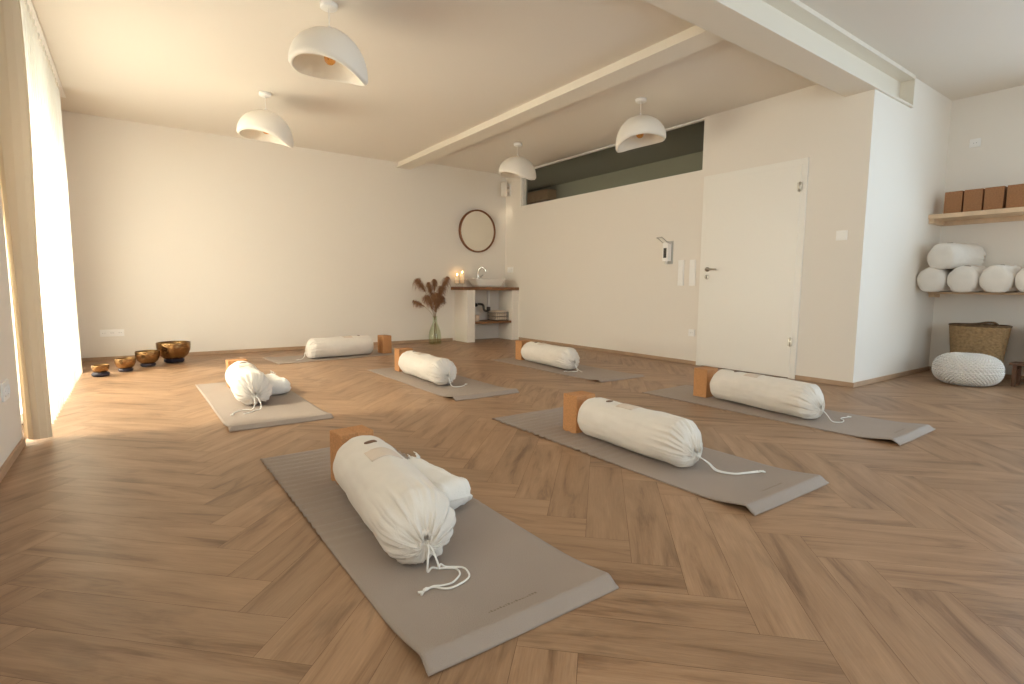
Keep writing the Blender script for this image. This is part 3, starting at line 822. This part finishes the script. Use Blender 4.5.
def cG(h0):
    return [[h0, h0+Vector((-.03, .0, -.01)), (1.60, 6.42, .05), (1.575, 6.41, g+.01), (1.55, 6.40, g), (1.52, 6.385, g)]]
place_bolster(7, 2.445, 6.515, 1.625, 6.440, 'cotton bolster lying crosswise on the mat along the back wall', cG, R=.124)

# folded fringed blankets beside two bolsters
def blanket(label, x, y, a, Lb, Wb, Hb, seed):
    root = thing('folded_blanket', label, 'blanket', (x, y, MZ), a, 'folded white blankets')
    def fn(u, v):
        th = 2*PI*u; y_ = -Lb/2+Lb*v
        e = 1.0
        fr = min(1, (v)/.16); e = math.sqrt(max(0.02, 1-(1-fr)**2))       # rounded near end
        ex = 2/3.2
        cx, cz = math.cos(th), math.sin(th)
        X = Wb/2*math.copysign(abs(cx)**ex, cx)*(.72+.28*e)
        Z = Hb/2*math.copysign(abs(cz)**ex, cz)*e*(1-.05*v)
        X += .012*noise.noise(Vector((y_*8, th, seed))); Z += .011*noise.noise(Vector((y_*9, cx*3, seed+4)))+.004*noise.noise(Vector((y_*30, cx*9, seed)))
        X -= .012*math.exp(-((Z-.004)/.007)**2)*math.copysign(1, cx)*(1 if abs(cz) < .5 else 0)
        Zb = Z+Hb/2
        Z = max(.001, Zb)
        return Vector((X, y_, Z))
    bm = grid(lambda u, v: fn(u, v), 64, 30, wrap_u=True)
    bm.verts.ensure_lookup_table()
    bmesh.ops.holes_fill(bm, edges=[e for e in bm.edges if e.is_boundary], sides=0)
    bmesh.ops.recalc_face_normals(bm, faces=bm.faces)
    obj('blanket_cloth', bm, M['cottonwhite'], root)
    b = bmesh.new(); rnd = random.Random(seed)
    for i in range(70):
        u = rnd.uniform(-.5, .5)*Wb*.92; z = rnd.uniform(.60, 1.0)*Hb
        p = Vector((u, Lb/2-.012, z)); d = Vector((rnd.uniform(-.4, .4), rnd.uniform(.3, 1), rnd.uniform(-.2, .7))).normalized()
        l = rnd.uniform(.025, .050)
        tube(b, [p, p+d*l*.6+Vector((0, 0, .002)), p+d*l+Vector((rnd.uniform(-.006, .006), .004, -.004))], [.0028, .0026, .0016], n=5)
    obj('fringe', b, M['cottonwhite'], root)
    return root
blanket('folded white fringed blanket right of the foreground bolster', .935, 1.875, .13, .38, .175, .120, 3)
blanket('folded white fringed blanket beside the sunlit bolster near the window', .868, 4.56, .12, .38, .215, .125, 9)

# ================================================================ SINGING BOWLS
def bowl(label, x, y, D, hh, ring_r, ring_h):
    root = thing('singing_bowl', label, 'bowl', (x, y, 0), 0, 'row of bronze singing bowls')
    R = D/2; z0 = ring_h*.72
    prof = [(.001, 0), (R*.40, .0), (R*.60, hh*.07), (R*.83, hh*.27), (R*.96, hh*.55), (R*1.0, hh*.86), (R*.995, hh*.95), (R*1.0, hh*.985), (R*.985, hh)]
    inn = [(R*.955, hh*.985), (R*.955, hh*.84), (R*.88, hh*.58), (R*.75, hh*.34), (R*.55, hh*.13), (R*.38, .012), (.001, .012)]
    b = bmesh.new(); lathe(b, prof, cz=z0, n=64); 
    body = obj('bowl_body', b, M['bronze'], root)
    b = bmesh.new(); lathe(b, [(R*.985, hh)]+inn, cz=z0, n=64)
    for f in b.faces: f.normal_flip()
    obj('bowl_inside', b, M['bronzein'], root)
    b = bmesh.new()
    def tor(u, v):
        a, c = 2*PI*u, 2*PI*v; rr = ring_r+ring_h*.5*math.cos(c)*1.15
        k = 1+.03*math.sin(a*9)
        return Vector((rr*math.cos(a)*k, rr*math.sin(a)*k, ring_h*.5+ring_h*.5*math.sin(c)))
    obj('ring_cushion', grid(tor, 54, 16, True, True), M['ringcloth'], root)
    return root
bowl('smallest bronze singing bowl, nearest the window curtain', -.286, 6.25, .138, .078, .046, .042)
bowl('second smallest bronze singing bowl in the row', -.098, 6.48, .178, .105, .042, .036)
bowl('second largest bronze singing bowl in the row', .092, 6.75, .222, .135, .047, .042)
bowl('largest bronze singing bowl, at the right end of the row', .338, 6.96, .330, .190, .068, .052)

# ================================================================ WASH CORNER
CY0 = 7.12; CZ0, CZ1 = .820, .870
r = thing('washstand', 'corner washstand with white piers and a dark oak top under the round mirror', 'washstand', (4.72, 7.33, 0))
def rel(bm): 
    for v in bm.verts: v.co -= Vector((4.72, 7.33, 0))
    return bm
obj('pier', rel(boxbm(4.235, 4.375, CY0+.01, YB, 0, CZ0)), M['wall'], r)
obj('pier', rel(boxbm(5.095, XD, CY0+.01, YB, 0, CZ0)), M['wall'], r)
obj('countertop', rel(boxbm(4.165, XD, CY0, YB, CZ0, CZ1, bev=.003)), M['counterwood'], r)
obj('lower_shelf', rel(boxbm(4.375, 5.095, CY0+.03, YB, .285, .322, bev=.003)), M['counterwood'], r)
r = thing('wash_basin', 'white rectangular vessel basin standing on the dark oak counter', 'basin', (4.70, 7.30, CZ1))
b = bmesh.new()
def rr_ring(bm, hx, hy, z, rad, n=8):
    out = []
    for cxs, cys, a0 in ((1, 1, 0), (-1, 1, PI/2), (-1, -1, PI), (1, -1, 1.5*PI)):
        for i in range(n+1):
            a = a0+PI/2*i/n; out.append(bm.verts.new((cxs*(hx-rad)+rad*math.cos(a), cys*(hy-rad)+rad*math.sin(a), z)))
    return out
rings = [rr_ring(b, *q) for q in ((.20, .125, 0, .05), (.21, .13, .004, .05), (.235, .145, .04, .055), (.268, .160, .10, .06), (.290, .170, .118, .06), (.296, .174, .124, .06), (.296, .174, .132, .06), (.290, .168, .134, .058), (.255, .145, .128, .055), (.225, .125, .06, .05), (.19, .10, .025, .05), (.05, .04, .018, .03))]
for p_, q_ in zip(rings, rings[1:]):
    n_ = len(p_)
    for i in range(n_): f = b.faces.new((p_[i], p_[(i+1) % n_], q_[(i+1) % n_], q_[i])); f.smooth = True
b.faces.new(rings[0][::-1]); b.faces.new(rings[-1]); bmesh.ops.recalc_face_normals(b, faces=b.faces)
obj('basin_bowl', b, M['ceramic'], r)
r = thing('basin_tap', 'tall chrome swan-neck tap behind the white basin', 'tap', (4.655, 7.495, CZ1))
b = bmesh.new(); tube(b, catmull([(0, 0, 0), (0, 0, .20), (.0, -.01, .27), (.02, -.035, .315), (.05, -.07, .32), (.08, -.10, .285), (.085, -.105, .25)], 6), .0115, n=12)
lathe(b, [(.001, 0), (.024, 0), (.024, .008), (.016, .014), (.016, .15), (.012, .16)], n=20)
obj('spout', b, M['chrome'], r)
b = bmesh.new(); tube(b, [(.015, 0, .15), (.045, -.01, .165), (.085, -.02, .20)], [.010, .008, .006], n=10); obj('tap_lever', b, M['chrome'], r)
# drain trap and valves below
r = thing('drain_trap', 'chrome and white drain pipe with trap hanging under the counter', 'pipe', (4.775, 7.36, CZ0))
b = bmesh.new(); tube(b, [(0, 0, 0), (0, 0, -.29)], .022, n=14); obj('drain_pipe', b, M['plastic'], r)
b = bmesh.new(); tube(b, catmull([(0, 0, -.27), (0, 0, -.31), (-.03, .01, -.345), (-.075, .02, -.32), (-.08, .03, -.26), (-.09, .06, -.235), (-.09, .168, -.23)], 6), .019, n=12)
lathe(b, [(.001, -.345), (.032, -.34), (.032, -.275), (.001, -.27)], n=18); obj('trap_bend', b, M['darksteel'], r)
for k, (x, z) in enumerate(((4.49, .635), (4.60, .575))):
    r = thing('angle_valve', ('left' if k == 0 else 'right')+' small chrome angle valve on the wall under the basin', 'valve', (x, YB, z))
    b = bmesh.new(); lathe(b, [(.001, -.004), (.028, -.004), (.028, 0), (.012, -.001)], n=18, axis='y'); tube(b, [(0, -.002, 0), (0, -.05, 0)], .012, n=10); tube(b, [(0, -.035, 0), (0, -.035, .05)], .009, n=10)
    obj('valve_body', b, M['steel'], r)
    b = bmesh.new(); lathe(b, [(.001, -.085), (.028, -.080), (.030, -.052), (.001, -.050)], n=16, axis='y'); obj('valve_knob', b, M['dark'], r)
# basket of towels on the lower shelf
r = thing('towel_basket', 'low dark wire basket of folded beige towels on the washstand shelf', 'basket', (4.945, 7.33, .322))
b = bmesh.new()
for z in (.01, .07, .13):
    P = [(-.13, -.12, z), (.13, -.12, z), (.13, .12, z), (-.13, .12, z), (-.13, -.12, z)]
    for a_, c_ in zip(P, P[1:]): tube(b, [a_, c_], .0024, n=6)
for i in range(7):
    t = -.13+.26*i/6
    for s_ in (-.12, .12): tube(b, [(t, s_, .004), (t, s_, .13)], .0014, n=5)
    for s_ in (-.13, .13): tube(b, [(s_, t*.92, .004), (s_, t*.92, .13)], .0014, n=5)
box(b, -.13, .13, -.12, .12, 0, .006)
obj('wire_frame', b, M['dark'], r)
for k in range(3):
    o = obj('folded_towel', boxbm(4.945-.118, 4.945+.118, 7.33-.105, 7.33+.105, .322+.008+k*.052, .322+.008+k*.052+.05, bev=.018), M['towel'])
    tag(o, ('lowest', 'middle', 'topmost')[k]+' folded beige towel in the wire basket under the basin', 'towel', 'folded towels under the basin')
b = bmesh.new(); lathe(b, [(.001, 0), (.058, 0), (.062, .01), (.062, .095), (.055, .10), (.052, .095), (.052, .012), (.001, .012)], n=32)
o = obj('paper_cup_stack', b, M['towel'], loc=(4.47, 7.27, .322)); o.name = 'storage_pot'; tag(o, 'small pale round pot at the left of the washstand shelf', 'pot')

# candles
def candle(label, x, y, hg, hc, rr=.036):
    r = thing('candle_holder', label, 'candle', (x, y, CZ1), 0, 'lit candles on the counter')
    b = bmesh.new(); lathe(b, [(.001, 0), (rr*1.1, 0), (rr*1.1, .008), (.010, .014), (.009, .03), (rr*1.08, .045), (rr*1.12, hg), (rr*1.05, hg), (rr*1.0, .052), (.001, .048)], n=32)
    obj('glass_holder', b, M['candleglass'], r)
    b = bmesh.new(); lathe(b, [(.001, .055), (rr*.93, .055), (rr*.95, hc-.006), (rr*.82, hc), (rr*.4, hc-.006), (.001, hc-.007)], n=28)
    cd = obj('candle', b, M['candle'], r)
    b = bmesh.new(); tube(b, [(0, 0, hc-.008), (.001, 0, hc+.006)], .0014, n=6); obj('wick', b, M['dark'], cd)
    b = bmesh.new(); lathe(b, [(.0005, hc+.002), (.006, hc+.010), (.0065, hc+.018), (.004, hc+.030), (.0005, hc+.042)], n=14); obj('flame', b, M['flame'], cd)
candle('lit candle in a glass holder, shorter left one on the counter', 4.228, 7.44, .105, .175)
candle('lit candle in a glass holder, taller right one on the counter', 4.318, 7.43, .105, .215)

# vase with dried pampas
VX, VY = 3.705, 7.20
r = thing('glass_bottle_vase', 'green glass bottle vase on the floor left of the washstand', 'vase', (VX, VY, 0))
b = bmesh.new(); lathe(b, [(.001, .0), (.085, .0), (.096, .012), (.098, .05), (.094, .14), (.080, .22), (.052, .285), (.034, .33), (.030, .40), (.036, .415), (.038, .425), (.030, .425), (.027, .40), (.030, .33), (.050, .27), (.080, .19), (.090, .05), (.084, .016), (.001, .012)], n=48)
obj('bottle_glass', b, M['vaseglass'], r)
rnd = random.Random(11)
plumes = [  # tip x offset, y offset, tip z, plume length, width, droop
    (-.31, -.02, .97, .22, .075, 'leftmost drooping brown pampas plume, highest on the left'), (-.36, .0, .66, .20, .045, 'thin brown pampas plume reaching out lowest to the left'),
    (-.10, .02, .93, .27, .065, 'upright brown pampas plume left of the vase centre'), (.02, .05, .98, .17, .05, 'small brown pampas plume at the top centre'),
    (.22, -.02, 1.02, .34, .075, 'tall thick brown pampas plume leaning farthest right'), (.10, -.05, .86, .32, .085, 'full brown pampas plume just right of the vase centre'),
    (-.17, -.06, .72, .24, .08, 'bushy brown pampas plume low on the left of centre'), (-.02, -.08, .74, .26, .095, 'dark full pampas plume low at the centre front'),
    (.15, .04, .70, .22, .075, 'short brown pampas plume low on the right')]
for k, (dx, dy, tz, pl_, pw, lab_) in enumerate(plumes):
    r = thing('pampas_stem', lab_, 'dried grass', (VX, VY, 0), 0, 'dried pampas in the bottle vase')
    base = Vector((rnd.uniform(-.05, .05), rnd.uniform(-.04, .04), .02)); neck = Vector((dx*.05, dy*.05, .41)); tip = Vector((dx, dy, tz))
    mid = Vector((dx*.45, dy*.45, .41+(tz-.41)*.62)); path = catmull([base, Vector((base.x*.3+neck.x*.4, base.y*.3, .26)), neck, mid, tip], 10)
    b = bmesh.new(); tube(b, path, [.0035-.002*i/len(path) for i in range(len(path))], n=6); obj('stem', b, M['stem'], r)
    # plume: many curved hair strands round the last stretch
    b = bmesh.new(); Ls = 0; idx = len(path)-1
    while idx > 1 and Ls < pl_: Ls += (path[idx]-path[idx-1]).length; idx -= 1
    pp = path[idx:]
    for i in range(430):
        t = rnd.random()**.8; s = t*(len(pp)-1); i0 = min(int(s), len(pp)-2); c0 = pp[i0].lerp(pp[i0+1], s-i0)
        ax = (pp[i0+1]-pp[i0]).normalized(); prof_ = math.sin(PI*min(1, t*.90+.10))**.8
        cl = rnd.randrange(9)/9; a = 2*PI*cl+rnd.gauss(0, .28)+t*3      # hairs grow in side tufts
        o1 = ax.orthogonal().normalized(); o2 = ax.cross(o1); d = o1*math.cos(a)+o2*math.sin(a)
        l = pw*1.55*prof_*rnd.uniform(.35, 1.15)
        e1 = c0+d*l*.42+ax*l*.75; e2 = e1+d*l*.30+ax*l*.05+Vector((0, 0, -l*.38*rnd.uniform(.3, 1.4))); e3 = e2+d*l*.08+Vector((0, 0, -l*.30*rnd.uniform(.2, 1.4)))
        wv = ax.cross(d)*rnd.uniform(.0015, .0032)
        v = [b.verts.new(q) for q in (c0-wv*.5, c0+wv*.5, e1+wv, e1-wv, e2+wv*.9, e2-wv*.9, e3)]
        b.faces.new(v[:4]); b.faces.new((v[3], v[2], v[4], v[5])); b.faces.new((v[5], v[4], v[6]))
    obj('plume', b, M['pampas'], r)

# ================================================================ SHELVES AND WHAT STANDS ON THEM
SX0 = 6.72
r = thing('wall_shelf', 'upper pale pine wall shelf carrying the cork blocks', 'shelf', (X2, .95, 1.605))
obj('shelf_board', boxbm(SX0-X2, 0, -.95, YC-.95, 0, .043, bev=.003), M['pinewood'], r)
obj('support_batten', boxbm(SX0+.02-X2, 0, YC-.95-.045, YC-.95, -.045, 0, bev=.003), M['pinewood'], r)
obj('support_batten', boxbm(-.045, 0, -.90, YC-.95-.045, -.045, 0, bev=.003), M['pinewood'], r)
r = thing('wall_shelf', 'lower pine wall shelf carrying the rolled bolsters', 'shelf', (X2, .95, .808))
obj('shelf_board', boxbm(6.90-X2, 0, -.95, YC-.95, .030, .052, bev=.003), M['pinewood'], r)
obj('support_batten', boxbm(6.93-X2, 0, YC-.95-.045, YC-.95, -.005, .030, bev=.003), M['pinewood'], r)
# blocks on the upper shelf
bys = [(1.868, .146), (1.712, .146), (1.554, .146), (1.390, .160), (1.222, .150), (1.064, .150)]
names_ = ['leftmost of the cork blocks on the upper shelf, at the wall corner', 'second cork block from the left on the upper shelf', 'third cork block from the left on the upper shelf',
          'fourth cork block on the upper shelf, cut by the right edge']
first2 = None
for k, (yy, w_) in enumerate(bys[:4]):
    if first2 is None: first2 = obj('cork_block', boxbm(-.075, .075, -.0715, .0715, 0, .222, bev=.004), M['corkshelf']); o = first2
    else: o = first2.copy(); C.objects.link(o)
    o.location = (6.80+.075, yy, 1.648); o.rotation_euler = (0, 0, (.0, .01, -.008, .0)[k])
    tag(o, names_[k], 'yoga block', 'cork blocks on the upper shelf')
# bolsters on the lower shelf: closed ends to the room
def shelf_bolster(seed, y, z, rz, label, L=.62, R=.118, xc=6.80):
    o = make_bolster(seed, R=R, L=L, sx=1.0, sz=1.15); o.location = (xc, y, z+.008); o.rotation_euler = (-.035, 0, PI/2+rz)
    o['label'] = label; o['group'] = 'rolled bolsters on the lower shelf'
    return o
shelf_bolster(21, 1.912, .850, 0, 'bolster at the wall corner, leftmost in the bottom layer of the lower shelf')
shelf_bolster(22, 1.664, .850, 0, 'second bolster from the corner in the bottom layer of the lower shelf')
shelf_bolster(23, 1.418, .850, 0, 'third bolster from the corner on the lower shelf, nothing lying on it')
shelf_bolster(24, 1.165, .850, 0, 'bolster on the lower shelf cut off by the right edge')
shelf_bolster(25, 1.780, 1.076, -.22, 'bolster lying on top of two others on the lower shelf', xc=6.77)

# ================================================================ POUF, BASKETS, STOOL
r = thing('knitted_pouf', 'round white chunky knitted pouf on the floor in front of the basket', 'pouf', (6.35, 1.52, 0))
def pouf(u, v):
    th = 2*PI*u; ph = -PI/2+PI*v
    R = .246; H = .139
    c, s = math.cos(ph), math.sin(ph)
    rr = R*abs(c)**.62; z = H*math.copysign(abs(s)**.85, s)
    nc = 46; row = v*30
    k = math.floor(row) % 2
    stitch = abs(math.sin(nc*th*.5+k*PI*.5+(row-math.floor(row)-.5)*.9*(1 if k else -1)))*abs(math.sin(PI*row))**.6
    fade = min(1, rr/.10)
    d = .019*stitch*fade
    seam = -.006*math.exp(-((z-.012)/.004)**2)
    d += seam
    dent = -.014*math.exp(-(rr/.05)**2)*(1 if s > 0 else 0)
    return Vector(((rr+d*max(.25, c))*math.cos(th), (rr+d*max(.25, c))*math.sin(th), max(0, H+z+d*s*.8+dent)))
obj('knitted_cover', grid(pouf, 420, 180, wrap_u=True), M['knit'], r)

def basket(name, label, x, y, handles=True, sc=1.0):
    r = thing(name, label, 'basket', (x, y, 0), 0, 'woven seagrass baskets')
    Hb = .53
    def fn(u, v):
        th = 2*PI*u; z = Hb*v; k = .178+.054*v
        row = v*34
        wv = .0042*math.sin(24*th+PI*math.floor(row))*1.0+.003*abs(math.sin(PI*row))
        ex = .86
        cx, cy = math.cos(th), math.sin(th)
        return Vector(((k*.80+wv)*math.copysign(abs(cx)**ex, cx), (k+wv)*math.copysign(abs(cy)**ex, cy), z))
    bm = grid(fn, 192, 137, wrap_u=True)
    bd = obj('basket_body', bm, M['rattan'], r); sm = bd.modifiers.new('thick', 'SOLIDIFY'); sm.thickness = .008; sm.offset = -1
    obj('basket_bottom', boxbm(-.135, .135, -.165, .165, .001, .012, bev=.004), M['rattan'], r)
    b = bmesh.new()
    P = []
    for i in range(65):
        th = 2*PI*i/64; cx, cy = math.cos(th), math.sin(th)
        P.append((.232*.80*math.copysign(abs(cx)**.86, cx), .232*math.copysign(abs(cy)**.86, cy), Hb))
    tube(b, P, .010, n=8, caps=False); obj('rim', b, M['rattandark'], r)
    if handles:
        b = bmesh.new(); tube(b, catmull([(-.02, -.16, Hb-.01), (-.06, -.13, Hb+.03), (-.09, -.08, Hb+.035), (-.10, -.02, Hb+.022), (-.12, .05, Hb+.012), (-.12, .12, Hb+.010)], 8), .011, n=8)
        obj('handle', b, M['rattandark'], r)
    return r
basket('woven_basket', 'tall woven seagrass basket with a dark rim behind the white pouf', 6.885, 1.585)
bk = basket('woven_basket', 'woven basket at the right edge of the picture behind the wooden stool', 6.945, 1.035, handles=False)
bk.scale = (.85, .95, 1)

r = thing('step_stool', 'low brown wooden step stool at the right edge beside the pouf', 'stool', (6.64, 1.03, 0))
obj('seat', boxbm(-.10, .10, -.24, .24, .195, .215, bev=.003), M['darkwood'], r)
for sx_ in (-1, 1):
    for sy_ in (-1, 1): obj('leg', boxbm(sx_*.08-.014, sx_*.08+.014, sy_*.20-.014, sy_*.20+.014, 0, .195, bev=.002), M['darkwood'], r)
obj('apron', boxbm(-.08, .08, .195, .207, .15, .195, bev=.002), M['darkwood'], r)

# wooden crate on top in the back room
r = thing('wooden_cabinet', 'brown wooden cabinet seen through the left end of the strip window', 'cabinet', (6.25, 8.09, 0))
b = bmesh.new(); box(b, -.0, .19, -.42, .42, 0, 2.48)
for k in range(20): box(b, -.012, .002, -.41, .41, .05+k*.12, .05+k*.12+.10, bev=.003)
obj('cabinet_body', b, M['darkwood'], r)
obj('cabinet_top', boxbm(-.02, .20, -.43, .43, 2.48, 2.66, bev=.004), M['lightbrownwood'], r)
